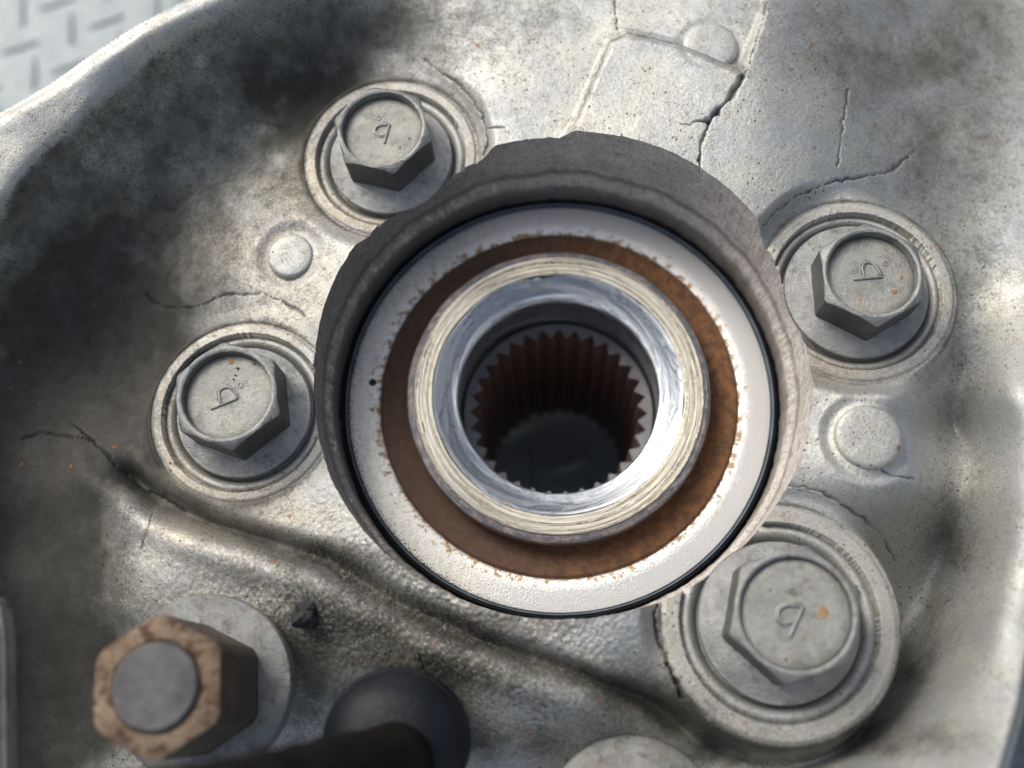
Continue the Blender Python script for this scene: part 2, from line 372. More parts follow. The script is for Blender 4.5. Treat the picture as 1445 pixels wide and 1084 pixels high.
def pl_dist(u, v, pts, signed=False):
    """distance in px to a polyline, and the signed side (+ = to the right walking along it)"""
    best = np.full(u.shape, 1e9); sd_ = np.zeros(u.shape); tt = np.zeros(u.shape); L = 0
    for (ax, ay), (bx, by) in zip(pts[:-1], pts[1:]):
        dx, dy = bx - ax, by - ay; l2 = dx * dx + dy * dy
        t = np.clip(((u - ax) * dx + (v - ay) * dy) / l2, 0, 1)
        ex, ey = u - (ax + t * dx), v - (ay + t * dy); d = np.hypot(ex, ey)
        m = d < best; best = np.where(m, d, best)
        if signed: sd_ = np.where(m, np.sign(dx * (v - ay) - dy * (u - ax)), sd_)
        tt = np.where(m, L + t * math.sqrt(l2), tt); L += math.sqrt(l2)
    return (best, sd_, tt) if signed else best
def in_poly(u, v, pts):
    r = np.zeros(u.shape, bool); n = len(pts)
    for i in range(n):
        (x1, y1), (x2, y2) = pts[i], pts[(i + 1) % n]
        if y1 == y2: continue
        r ^= ((y1 > v) != (y2 > v)) & (u < (x2 - x1) * (v - y1) / (y2 - y1) + x1)
    return r
PAD_TOP = [(796,196),(812,172),(850,82),(862,58),(885,46),(960,62),(1046,100),(1075,20),(1085,-200),(2000,-300),(2000,330),(1300,330),(1080,335),(1000,262),(985,245),(900,300)]
OUTER_UL = [(-400,430),(0,182),(170,76),(290,2),(420,-70),(800,-300)]
OUTER_BR = [(1500,820),(1432,945),(1405,1000),(1372,1060),(1345,1110),(1270,1300)]
CRACKS = [  # (points, half width px, depth)
 ([(1083,0),(1073,40),(1062,75),(1050,105)], 1.3, .06), ([(1050,105),(1044,118),(1034,132),(1024,146),(1008,162),(1000,172)], 4.0, .16),
 ([(1000,172),(992,196),(988,215),(986,240)], 1.7, .08), ([(1000,172),(985,170),(972,176),(960,174)], 1.2, .05),
 ([(1197,128),(1192,152),(1188,190),(1183,235)], 1.5, .06),
 ([(1078,318),(1098,296),(1126,276),(1142,268),(1180,255),(1215,250),(1245,245),(1262,238),(1276,226),(1290,214)], 1.6, .07),
 ([(600,82),(618,98),(640,112),(662,134),(678,158),(686,180),(687,205),(680,218)], 1.4, .05), ([(687,180),(700,179),(713,180)], 1.1, .04),
 ([(800,192),(812,172),(850,84),(861,60),(885,47),(925,54),(958,63)], 1.0, .03), ([(868,0),(869,20),(871,42)], 1.2, .05),
 ([(30,618),(60,612),(100,616),(132,622),(150,640),(168,662),(200,690),(235,705),(262,722)], 1.6, .08),
 ([(205,415),(225,432),(262,435),(290,430),(303,420),(330,416),(375,416),(398,424),(412,434),(430,445)], 1.4, .06),
 ([(1100,684),(1140,688),(1160,694),(1180,706),(1215,728),(1245,755),(1262,790)], 1.5, .05),
 ([(930,848),(922,870),(930,905),(942,940),(955,960),(962,985)], 3.0, .15), ([(1240,660),(1260,672),(1290,676)], 1.0, .03),
 ([(1313,856),(1335,850),(1352,845)], 1.2, .03), ([(215,722),(206,750),(198,775)], 1.2, .02),
 ([(592,925),(598,945),(620,965)], 1.8, .08), ([(360,170),(420,180),(418,215),(428,255)], .9, .03)]
GROOVE = [(150,640),(225,705),(330,748),(460,790),(560,850),(680,905),(800,945),(905,985),(965,1018)]
BLOBS = [ # grime and shade painted into the colour: px, py, rx, ry, strength
 (330,120,210,95,.66),(180,260,190,110,.60),(120,420,200,130,.85),(60,620,80,260,.95),(80,900,90,240,1.1),(500,50,190,75,.56),(610,20,110,50,.42),
 (210,470,95,120,.95),(180,560,70,110,1.15),(440,170,60,110,.75),(330,690,80,25,.6),(240,640,60,50,.6),(420,130,100,50,.55),
 (480,790,110,24,.85),(620,880,160,20,.75),(520,860,90,35,.35),(760,950,130,22,.5),(900,985,110,26,.6),(960,1000,80,60,.75),(640,960,50,70,.75),
 (740,1050,110,30,.9),(560,940,80,40,.7),(430,920,50,80,.45),(700,970,170,60,.22),(600,890,200,50,.25),(400,820,150,60,.18),(330,990,140,80,.8),
 (1200,1030,160,30,.7),(1020,1010,90,40,.85),(1290,940,50,70,.35),(1340,830,30,110,.25),(1370,620,26,170,.25),(1060,1060,100,30,.7),(1200,1055,200,20,.5),
 (1330,190,130,110,.35),(20,740,85,240,1.35),(60,980,85,140,1.4),(140,930,60,50,.6),(1310,480,30,60,.2),(60,560,60,80,.6),(1350,560,40,170,.16),(1335,800,40,120,.22),(1270,940,60,50,.42),(1400,620,50,200,.22),(1390,980,60,80,.15),(1200,60,190,100,.38),(1400,80,120,120,.28),(1385,330,70,80,.25),(1380,800,60,120,.22),(1300,240,60,40,.35),(1250,120,120,90,.18),(1390,420,60,120,.18),(1180,20,180,50,.22),(1400,30,90,60,.25),(780,15,70,25,.28),
 (960,700,40,30,.1),(470,860,60,60,.25),(1290,350,60,100,.2),(740,60,50,30,.1)]
WARM = [(250,330,120,60,.25),(390,380,90,60,.35),(330,730,150,50,.40),(420,250,30,60,.45),(560,300,90,30,.5),(1120,500,60,40,.25),(300,850,150,60,.25),
 (600,900,200,60,.3),(210,500,60,60,.1),(80,200,120,50,.12),(1050,720,60,30,.15),(440,440,60,30,.3),(1180,520,60,20,.3),(240,640,40,90,.3)]
VALLEY = [(1366,420),(1372,520),(1362,640),(1346,760),(1322,860),(1275,945),(1205,1008),(1120,1042),(1030,1048)]
RIMLINE = [(1450,600),(1432,740),(1400,870),(1352,958),(1280,1035),(1200,1095)]
RIDGE = [(-200,470),(0,328),(60,248),(140,168),(270,62),(390,-2),(470,-50)]; RS = 1
SCOOPS = [((405,352), .34, .53, .07), ((1222,622), .46, .62, .07), ((1001,76), .40, .52, .02)]

def casting_h(x, y):
    """height, and the photo pixel it is seen at"""
    z = np.full(x.shape, 1.5)
    for it in range(4):
        u, v = to_px(x, y, z)
        zb = base_h(u, v)
        zn = zb
        # raised plateau at the top
        dpl = pl_dist(u, v, PAD_TOP[:8]); ins = in_poly(u, v, PAD_TOP)
        sdp = np.where(ins, dpl, -dpl)
        zn = zn + .19 * sstep(-8, 8, sdp) * sstep(1270, 1040, u) * sstep(340, 300, v)
        # groove above the bottom rib
        g, sg, tg = pl_dist(u, v, GROOVE, True); gw = 15 + 5 * vnoise(tg / 60, tg * 0, 5)
        zn = zn - (.34 * np.exp(-(g / gw) ** 2)) * sstep(0, 60, tg) * (1 - .35 * sstep(600, 900, tg))
        zn = zn + .10 * np.exp(-((g - 42) / 22) ** 2) * (sg > 0)
        # outer edges
        gv = pl_dist(u, v, VALLEY); zn = zn - .20 * np.exp(-(gv / 50) ** 2) * sstep(300, 520, v)
        gr = pl_dist(u, v, RIMLINE); zn = zn + .16 * np.exp(-(gr / 42) ** 2) * sstep(500, 700, v)
        if it == 3:
            uo, vo = to_px(x, y, 2.25); e, s1, _t = pl_dist(uo, vo, OUTER_UL, True); od = e * -s1
            zn = zn - .22 * sstep(-34, 0, od) ** 2 - .16 * np.maximum(od, 0)
            uo, vo = to_px(x, y, 1.6); e, s1, _t = pl_dist(uo, vo, OUTER_BR, True); od2 = e * -s1
            zn = zn - .30 * sstep(-34, 0, od2) ** 2 - .16 * np.maximum(od2, 0)
            zn = np.maximum(zn, -5.0)
        e, s1, _t = pl_dist(u, v, RIDGE, True)
        zn = zn - .26 * sstep(-4, 30, e * s1 * RS) * sstep(700, 350, u)
        # scoops round the ejector marks
        for (pp, r0, r1, dep) in SCOOPS:
            cc = at(*pp, 1.55)[:2]; d = np.hypot(x - cc[0], y - cc[1])
            zn = zn - dep * sstep(r1, r0, d)
        # bolt pads
        for b in BOLTS:
            cb, rp = PADS[b['k']]; d = np.hypot(x - b['c'][0], y - b['c'][1])
            zp = b['z'] + .10
            m = sstep(rp + .30, rp + .01, d)
            zn = zn * (1 - m) + zp * m
        z = np.where(zn < -4, zn, z * .25 + zn * .75) if it < 3 else zn
    # counterbores
    for b in BOLTS:
        cb, rp = PADS[b['k']]; d = np.hypot(x - b['c'][0], y - b['c'][1])
        tr = np.clip((cb - d) / (cb - b['R'] - .005), 0, 1)
        ring = b['z'] - .03 + .085 * np.sin(np.pi * np.clip(tr, 0, 1)) ** .8 - .06 * tr
        z = np.where(d < cb, ring, z)
        z = z - .025 * np.exp(-((d - rp) / .025) ** 2)
    return z, u, v

NTH = 1700
fine = 3.19 + np.arange(0, 300) * .0095
far = fine[-1] + np.cumsum(np.linspace(.0095, .045, 240))
RR = np.concatenate([fine, far]); NR = len(RR)
TH = np.linspace(0, 2 * np.pi, NTH, endpoint=False)
jag = .012 * cn(TH, 26, 3, 3) + .012 * np.maximum(0, cn(TH, 60, 2, 8)) ** 2
rg = RR[:, None] + jag[None, :] * np.exp(-(RR[:, None] - 3.19) / .03)
X = rg * np.cos(TH)[None]; Y = rg * np.sin(TH)[None]
Z, U, V_ = casting_h(X, Y)
crack = np.zeros(X.shape); wob = fbm(U / 9, V_ / 9, 3, 11) * 3.2; wob2 = fbm(U / 9, V_ / 9, 3, 23) * 3.2
for pts, hw, dep in CRACKS:
    x0 = min(p[0] for p in pts) - 30; x1 = max(p[0] for p in pts) + 30; y0 = min(p[1] for p in pts) - 30; y1 = max(p[1] for p in pts) + 30
    m = (U > x0) & (U < x1) & (V_ > y0) & (V_ < y1)
    u, v = U[m] + wob[m], V_[m] + wob2[m]
    d = pl_dist(u, v, pts); ww = hw * (.55 + .7 * vnoise(u / 14, v / 14, 31))
    q = np.exp(-(d / (ww + .35)) ** 2); Z[m] -= dep * .55 * q; crack[m] = np.maximum(crack[m], np.clip(q * .9, 0, 1) * np.clip(.85 + .5 * vnoise(u / 22, v / 22, 41), 0, 1))
dirt_shade = np.zeros(X.shape); warm = np.zeros(X.shape)
nz = fbm(U / 45, V_ / 45, 5, 51)
for (px, py, rx, ry, st) in BLOBS:
    q = ((U - px) / rx) ** 2 + ((V_ - py) / ry) ** 2; dirt_shade += st * np.exp(-q * .8)
for (px, py, rx, ry, st) in WARM:
    q = ((U - px) / rx) ** 2 + ((V_ - py) / ry) ** 2; warm += st * np.exp(-q)
padm = np.ones(X.shape)
# darker rings where the pads meet the casting and in the counterbores
for b in BOLTS:
    cb, rp = PADS[b['k']]; d = np.hypot(X - b['c'][0], Y - b['c'][1])
    dirt_shade = np.where(d < rp, dirt_shade * .25, dirt_shade); padm = padm * (.12 + .88 * sstep(rp - .02, rp + .25, d))
    dirt_shade += .55 * np.exp(-((d - rp - .03) / .05) ** 2) + .5 * np.exp(-((d - cb + .03) / .035) ** 2) * (.6 + .6 * nz)
    warm += .25 * np.exp(-((d - (cb + rp) / 2) / .15) ** 2)
gp = pl_dist(U, V_, PAD_TOP[:7]); dirt_shade += .42 * np.exp(-(gp / 8) ** 2) * (V_ < 205)  # plateau step darkened in colour to stand for its shading
g = pl_dist(U, V_, GROOVE); dirt_shade += .8 * np.exp(-(g / 16) ** 2)
_d, _s, _t = pl_dist(U, V_, [(-200,470),(0,328),(60,248),(140,168),(270,62),(390,-2),(470,-50)], True)
dirt_shade = dirt_shade * (1 - .93 * sstep(-10 + 8 * nz, 6 + 10 * nz, _d * -_s)); dirt_shade = np.clip(dirt_shade * (1 + .5 * nz), 0, 1.7)

rough_zone = np.exp(-(((U - 560) / 330) ** 2 + ((V_ - 900) / 150) ** 2))
grit = np.zeros(X.shape)
for (px, py, rx, ry, st) in [(520,830,210,70,.8),(640,900,200,70,1.0),(760,970,130,60,1.0),(380,850,110,60,.55),(700,1030,90,40,.6),(470,730,60,50,.5),(330,260,70,50,.2),(1300,210,70,40,.25),(1000,1000,80,40,.6),(960,760,40,40,.2)]:
    grit += st * np.exp(-((U - px) / rx) ** 2 - ((V_ - py) / ry) ** 2)
grit = np.clip(grit * (.75 + .6 * nz), 0, 1)
Z = np.where(Z > -4, Z + padm * .016 * fbm(X * .9, Y * .9, 2, 64) + padm * (.010 * fbm(X * 2.2, Y * 2.2, 4, 61) + (.003 + .016 * rough_zone) * fbm(X * 24, Y * 24, 3, 71)), Z)
Fg = grid_faces(NR, NTH)
zf = Z.ravel()
Fg = Fg[(zf[Fg].min(1) > -4)]
_vu, _vv = U.ravel()[Fg[:, 0]], V_.ravel()[Fg[:, 0]]
Fg = Fg[(_vu > -420) & (_vu < 1800) & (_vv > -320) & (_vv < 1420)]
used, inv = np.unique(Fg.ravel(), return_inverse=True)
VV = np.stack([X.ravel(), Y.ravel(), zf], -1)[used]; Fg = inv.reshape(-1, 4)
knuckle = empty('knuckle_casting', (0, 0, -5))
tag(knuckle, 'grimy cast aluminium knuckle housing with a large round bore and deep pocketed walls', 'knuckle housing')
def child(o, p=knuckle, off=(0, 0, -5)):
    o.parent = p; o.location = [-c * K for c in off]; return o
body = child(np_obj('housing_body', VV, Fg, M_cast, attrs={'dirt_shade': dirt_shade.ravel()[used], 'warm': warm.ravel()[used], 'crack': crack.ravel()[used], 'grit': grit.ravel()[used]}))
# bore wall, following the casting's edge
ztop = Z[0]; rt = rg[0]
crs = cn(TH, 7, 4, 81); crs2 = cn(TH, 36, 3, 91)
rows = []; cr = []; st_ = []
NW = 46
for i in range(NW):
    t = i / (NW - 1)
    zz = ztop * (1 - t) + .02 * t if True else 0
    zz = (ztop - .004) + (.02 - ztop) * t
    line_z = .52 + .10 * crs                 # where the crusted ledge runs
    dz = zz - line_z
    bumpy = np.exp(-(dz / .11) ** 2)
    low = sstep(.10, -.25, dz)
    r_ = rt + .002 - .045 * bumpy * (1 + .45 * crs2) - low * .10 + .010 * fbm(np.cos(TH) * 13 + 40 + zz * 5, np.sin(TH) * 13 + 40 + zz * 7, 3, 95)
    r_ = np.maximum(r_, 3.02)
    if i == 0: r_ = rt + .001
    rows.append(np.stack([r_ * np.cos(TH), r_ * np.sin(TH), zz], -1))
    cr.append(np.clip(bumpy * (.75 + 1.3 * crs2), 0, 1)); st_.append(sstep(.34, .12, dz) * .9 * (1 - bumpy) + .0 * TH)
child(np_obj('bore_wall', np.concatenate(rows), grid_faces(NW, NTH), M_wall, attrs={'crust': np.concatenate(cr), 'dark_band': np.concatenate(st_)}))

# ejector bosses
for (pp, r, zt) in (((405, 352), .315, .065), ((1222, 620), .405, .045), ((1000, 75), .375, .10)):
    cc = at(*pp, 1.58); zz = float(casting_h(np.array([cc[0]]), np.array([cc[1]]))[0][0])
    zt += zz
    prof = [(0.001, zt), (r * .25, zt), (r * .5, zt), (r * .84, zt), (r * .93, zt - .012), (r * .985, zt - .035), (r, zt - .07), (r * 1.02, zt - .25)]
    jt = lambda i, th, rr, z_, s_=int(pp[0]): (rr * (1 + .014 * cn(th, 1.2, 3, s_, i * .2)), z_ + .006 * fbm(rr * np.cos(th) * 9, rr * np.sin(th) * 9, 2, s_ + 4))
    o = lathe('cast_boss', prof, M_cast, None, 96, jt, 80, cc[:2], flip=True)
    me = o.data
    for a, val in (('dirt_shade', .05), ('warm', .06), ('crack', 0.)):
        at_ = me.attributes.new(a, 'FLOAT', 'POINT'); at_.data.foreach_set('value', np.full(len(me.vertices), val, dtype=np.float32))
    child(o)

# ------------------------------------------------------------------ wheel bearing
bear = empty('wheel_bearing', (0, 0, -.6))
tag(bear, 'round wheel bearing with bright seal plate and rusty inner band, set in the large bore', 'bearing')
def bch(o): o.parent = bear; o.location = (0, 0, .6 * K); return o
def jseal(i, th, r, z): return r + .004 * cn(th, 6, 3, 5, i), z
bch(lathe('outer_ring', [(3.30, -.09), (3.09, -.04), (3.055, .01), (3.04, .05), (3.02, .055), (3.012, .02), (3.01, -.3)], M_seal, n=360))
bch(lathe('seal_lip', [(3.012, -.1), (3.010, .055), (3.000, .068), (2.982, .062), (2.978, -.1)], M_sealg, n=360))
bch(lathe('seal_plate', [(2.968, -.2), (2.968, -.01), (2.960, .0), (2.90, .004), (2.70, .006), (2.56, .004), (2.525, -.01), (2.50, -.045), (2.49, -.09), (2.47, -.4)], M_ring, n=360, jit=jseal))
bch(lathe('rusty_slinger', [(2.53, -.30), (2.515, -.005), (2.48, .028), (2.44, .032), (2.3, .02), (2.18, -.01), (2.11, -.05), (2.05, -.06)], M_rust, n=360, jit=jseal))
def jrace(i, th, r, z):
    k = cn(th, 8, 4, 15, i * .2); k2 = vnoise(th * 26, th * 0, 19)
    if 2 <= i <= 6: r = r + .012 * k; z = z + .004 * k
    return r, z
bch(lathe('inner_race', [(2.085, -.3), (2.09, .0), (2.105, .27), (2.10, .315), (2.085, .34), (2.05, .358), (1.995, .372), (1.985, .392), (1.92, .394), (1.915, .384), (1.87, .384), (1.865, .393), (1.79, .394), (1.745, .394), (1.728, .38), (1.72, .2)], M_race, n=420, jit=jrace, sharp=16))
def jpol(i, th, r, z):
    k = cn(th, 3.2, 4, 25, i * .25)
    chip = np.exp(-((th - 1.72) / .10) ** 2) * (i in (1, 2, 3))
    return r + .012 * k - .05 * chip * (1 + .5 * vnoise(th * 40, th * 0 + i, 4)), z + .012 * k + .03 * chip
ds = at(526, 540, 0); aa = np.linspace(0, 2 * math.pi, 20, endpoint=False); rr_ = .058 * (1 + .15 * cn(aa, 1.5, 2, 3))
bch(np_obj('black_tar_spot', np.concatenate([np.stack([ds[0] + rr_ * k_ * np.cos(aa), ds[1] + rr_ * k_ * np.sin(aa), 0 * aa + z_], -1) for k_, z_ in ((1, .004), (.6, .016))]), [tuple(x) for x in grid_faces(2, 20)] + [tuple(range(20, 40))], M_clod))
hub = empty('splined_hub', (0, 0, -4))
tag(hub, 'hollow steel hub with rust red internal splines and a polished worn mouth, inside the bearing', 'hub')
def hch(o): o.parent = hub; o.location = (0, 0, 4 * K); return o
hch(lathe('polished_mouth', [(1.725, .25), (1.722, .375), (1.705, .372), (1.66, .335), (1.60, .29), (1.54, .25), (1.48, .205), (1.425, .21), (1.396, .192), (1.388, .10), (1.42, -.40), (1.455, -.90)], M_pol, n=360, jit=jpol, sharp=60))
ZP0 = -6.2
NS = 32; per = 20; nS = NS * per
ths = np.arange(nS) / nS * 2 * np.pi + math.radians(90 - .5)
ph = (np.arange(nS) % per) / per
tri = 1 - np.abs(ph * 2 - 1)                       # 0 at land, 1 at groove tip
rs = 1.180 + .125 * np.clip((tri - .14) / .86, 0, 1) ** .95
shift = .5 / NS * 2 * np.pi
ths = ths - shift * 1.0
rr_f = []
fz = -.74
prof = [(1.452, fz - .12), (1.44, fz - .13), (1.42, fz - .10), (1.40, fz - .015), (1.385, fz), (1.33, fz)]
Vf = [np.stack([r_ * np.cos(ths), r_ * np.sin(ths), np.full(nS, z_)], -1) for r_, z_ in prof]
Vf.append(np.stack([(rs + .012) * np.cos(ths), (rs + .012) * np.sin(ths), np.full(nS, fz)], -1))
Vf.append(np.stack([rs * np.cos(ths), rs * np.sin(ths), np.full(nS, fz - .012)], -1))
hch(np_obj('hub_face', np.concatenate(Vf), grid_faces(len(Vf), nS), M_face, sharp=30))
zz = [fz - .011, fz - .3, fz - 1, fz - 2, fz - 4.5, fz - 4.6]
Vs = [np.stack([(rs + (0 if k < 5 else .12)) * np.cos(ths), (rs + (0 if k < 5 else .12)) * np.sin(ths), np.full(nS, z_)], -1) for k, z_ in enumerate(zz)]
# one mesh per spline groove
spline_objs = []
Vs = np.array(Vs)                                   # rows x nS x 3
g0 = None
for k in range(NS):
    if g0 is None:
        idx = np.arange(0, per + 1)
        P = Vs[:, idx % nS, :]
        g0 = np_obj('spline_groove', P.reshape(-1, 3), grid_faces(len(zz), per + 1, False), M_spl, sharp=25); o = g0
    else:
        o = g0.copy(); C.objects.link(o); o.rotation_euler = (0, 0, 2 * math.pi * k / NS)
    hch(o)
def jsl(i, th, r_, z_): return r_, z_ + (i == 0) * 1.5 * np.clip(-np.sin(th) - .1, 0, 1)  # slanted lower end, shaped to let light onto the floor
hch(lathe('hub_shade_sleeve', [(1.60, ZP0 + .10), (1.55, fz - 4.62), (1.30, fz - 4.6), (1.45, fz - 4.5), (1.47, fz - 1.5), (1.46, -.7)], M_spl, n=96, jit=jsl))  # lower skirt added to keep light off the floor inside

# ------------------------------------------------------------------ flange bolts
def hex_head(name, rc, z0, z1, rim, mat, parent, rot, rec_r, rec_d, n=144, chf=.62, blunt=.988):
    th = np.arange(n) / n * 2 * np.pi
    def hexr(t, c): 
        a = (t % (math.pi / 3)) - math.pi / 6; return c * math.cos(math.pi / 6) / np.cos(a)
    hr = hexr(th, rc); hr = np.minimum(hr, rc * blunt)
    ang = th + rot; V = []
    def row(r, z): V.append(np.stack([r * np.cos(ang), r * np.sin(ang), z + 0 * th], -1))
    row(hr * 1.0, z0); row(hr, z1 - (hr - rim) * chf - .02)
    row(hr - .012, z1 - (hr - rim) * chf)
    row(rim + 0 * th, z1 - .005); row(rim - .025 + 0 * th, z1 + .006); row(rec_r + .02 + 0 * th, z1 + .004)
    row(rec_r + 0 * th, z1 - .01); row(rec_r - .012 + 0 * th, z1 - rec_d)
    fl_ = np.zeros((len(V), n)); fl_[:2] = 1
    return np_obj(name, np.concatenate(V), grid_faces(len(V), n), mat, parent, sharp=28, attrs={'flank_shade': fl_})
def glyph(paths_px, zf_, cx, cy, rotinv, parent, mat, rad=.011, wid=.034):
    """an embossed outline round each stroke"""
    for pts in paths_px:
        P = [np.array(at(px, py, zf_)[:2]) - np.array([cx, cy]) for px, py in pts]
        L, Rr = [], []
        for i, p in enumerate(P):
            a = P[max(0, i - 1)]; b_ = P[min(len(P) - 1, i + 1)]; d = (b_ - a) / (np.linalg.norm(b_ - a) + 1e-9); nrm = np.array([-d[1], d[0]])
            L.append(p + nrm * wid); Rr.append(p - nrm * wid)
        loop = L + Rr[::-1]
        tube('stamped_letter', [(q[0], q[1], .0) for q in loop], rad, mat, parent, 6, True).location = (0, 0, 0)
def crop(pts, ox, oy, s_): return [(ox + a / s_, oy + b_ / s_) for a, b_ in pts]
MARKS = {
 'L': dict(st=[crop([(465, 828), (690, 738), (672, 690), (622, 642), (572, 648), (535, 690), (552, 770)], 220, 440, 6.02)], dot=crop([(718, 622)], 220, 440, 6.02)[0],
           ticks=[crop([(680, 478), (712, 482)], 220, 440, 6.02), crop([(692, 482), (700, 500)], 220, 440, 6.02), crop([(668, 540), (688, 545)], 220, 440, 6.02), crop([(655, 570), (665, 582)], 220, 440, 6.02)]),
 'TL': dict(st=[crop([(630, 428), (668, 288), (610, 292), (572, 312), (566, 345), (600, 368), (645, 362)], 420, 120, 5.16)], dot=crop([(590, 240)], 420, 120, 5.16)[0], ticks=[]),
 'R': dict(st=[crop([(640, 592), (848, 574), (818, 515), (775, 475), (728, 470), (706, 505), (722, 575)], 1080, 280, 5.16)], dot=crop([(875, 475)], 1080, 280, 5.16)[0], ticks=[]),
 'BR': dict(st=[crop([(488, 548), (545, 425), (495, 420), (455, 430), (440, 462), (455, 490), (512, 488)], 945, 709, 2.89)], dot=crop([(503, 365)], 945, 709, 2.89)[0], ticks=[])}
LAB = {'TL': 'zinc flange bolt beside the broad pale web, in the upper pad toward the tread plate',
       'L': 'zinc flange bolt in the darkest pocket of grime and painted shade, its head carrying extra tiny stamped ticks',
       'R': 'zinc flange bolt below the cracked pale plateau, with rust specks on its yellowish face',
       'BR': 'largest zinc flange bolt with one orange spot, in the lowest round pad beside the bore'}
HC = {'TL': [(548, 211), (494.6, 258.5), (536.5, 181), 60], 'L': [(339, 575), (346, 652.8), (314, 556), 60], 'R': [(1214, 409), (1222, 482.5), (1230, 383), 60], 'BR': [(1109, 871), (1094, 968.5), (1124, 864), 79]}
for b in BOLTS:
    k = b['k']; cx, cy = b['c']; z0 = b['z']; R_ = b['R']
    zt = z0 + .13; hc = at(*HC[k][0], zt)[:2]; cr_ = at(*HC[k][1], zt)[:2]
    rc = math.hypot(cr_[0] - hc[0], cr_[1] - hc[1]); rot = math.atan2(cr_[1] - hc[1], cr_[0] - hc[0])
    rc = {'TL': .66, 'L': .70, 'R': .70, 'BR': .80}[k] * .5 + rc * .5
    # height of the head from the shift of its rim
    best = min(np.arange(.3, 1.0, .01), key=lambda h_: np.hypot(*(np.array(to_px(hc[0], hc[1], z0 + h_)) - HC[k][2])))
    best = float(np.clip(best, .48, .74))
    b['rc'] = rc; b['rot'] = rot; b['h'] = best
    t = empty('flange_bolt', (cx, cy, z0)); tag(t, LAB[k], 'bolt', 'flange bolts round the bearing bore')
    ox, oy = hc[0] - cx, hc[1] - cy
    def jf(i, th, r, z_, s_=ord(k[0])): return r * (1 + .004 * fbm(th * 3, th * 0 + i * .1, 3, s_)), z_
    lathe('flange', [(R_ * .95, -.03), (R_ * .985, .0), (R_, .03), (R_, .055), (R_ * .985, .075), (R_ * .93, .088), (rc + .03, .13), (rc * .6, .16)], M_bolt, t, 180, jf, 40)
    rim = rc * .865; rec = {'TL': .555, 'L': .56, 'R': .575, 'BR': .62}[k] * .0 + rim * .905
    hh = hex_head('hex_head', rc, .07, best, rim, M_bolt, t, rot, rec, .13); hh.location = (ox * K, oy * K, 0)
    fcz = best - .115
    if k == 'BR': fcz = best - .055
    fc = lathe('stamped_face', [(rec + .004, fcz - .07), (rec - .012, fcz - .02), (rec - .05, fcz), (rec * .8, fcz + .004), (rec * .5, fcz + .002), (.001, fcz)], M_head, t, 120, None, 40)
    fc.location = (ox * K, oy * K, 0)
    g = MARKS[k]; sm = 1.0 if k != 'BR' else 1.25
    def loc(px, py): 
        q = at(px, py, z0 + fcz)[:2]; return (q[0] - cx - ox, q[1] - cy - oy)
    for pts in g['st']:
        P = [np.array(loc(*p)) for p in pts]
        # smooth the bowl
        Q = [P[0], P[1]]
        for i in range(1, len(P) - 1):
            p0, p1, p2, p3 = P[max(i - 1, 1)], P[i], P[i + 1], P[min(i + 2, len(P) - 1)]
            for s_ in (.25, .5, .75, 1.0):
                Q.append(.5 * ((2 * p1) + (-p0 + p2) * s_ + (2 * p0 - 5 * p1 + 4 * p2 - p3) * s_ ** 2 + (-p0 + 3 * p1 - 3 * p2 + p3) * s_ ** 3))
        wv = .026 * sm
        tube('stamped_letter', [(q[0], q[1], fcz + .002) for q in Q], .020 * sm, M_bolt, fc)
        cen = sum(Q[2:]) / len(Q[2:])
        st = [P[0] + (P[1] - P[0]) * s_ for s_ in (0, .3, .6, 1)]
        outl = st + [cen + (q - cen) * 1.30 for q in Q[3:]]
        tube('stamped_letter', [(q[0], q[1] , fcz + .001) for q in [cen + (q - cen) * 1.34 for q in Q[3:-2]]], .010 * sm, M_bolt, fc)
    dx, dy = loc(*g['dot'])
    tube('stamped_dot', [(dx + .03 * sm * math.cos(a_), dy + .03 * sm * math.sin(a_), fcz + .002) for a_ in np.linspace(0, 2 * math.pi, 12, endpoint=False)], .010, M_bolt, fc, 6, True)
    for (px, py, rs_) in {'BR': [(1162, 865, .075)], 'R': [(1272, 392, .035), (1262, 412, .045), (1213, 423, .03), (1163, 389, .04)], 'L': [(327, 511, .05)], 'TL': [(564, 208, .03), (578, 196, .03)]}[k]:
        if px == 1163: continue
        qx, qy = loc(px, py); aa = np.linspace(0, 2 * math.pi, 18, endpoint=False); rr_ = rs_ * (1 + .25 * cn(aa, 1.5, 2, px))
        V2 = np.concatenate([np.stack([qx + rr_ * np.cos(aa), qy + rr_ * np.sin(aa), 0 * aa + fcz + .0005], -1), np.stack([qx + rr_ * .6 * np.cos(aa), qy + rr_ * .6 * np.sin(aa), 0 * aa + fcz + .008], -1)])
        np_obj('rust_spot', V2, [tuple(x) for x in grid_faces(2, 18)] + [tuple(range(18, 36))], M_spot, fc)
    for tk in g['ticks']:
        a_, b_ = loc(*tk[0]), loc(*tk[1]); tube('stamped_tick', [(a_[0], a_[1], fcz + .004), (b_[0], b_[1], fcz + .004)], .009, M_clod, fc, 6)

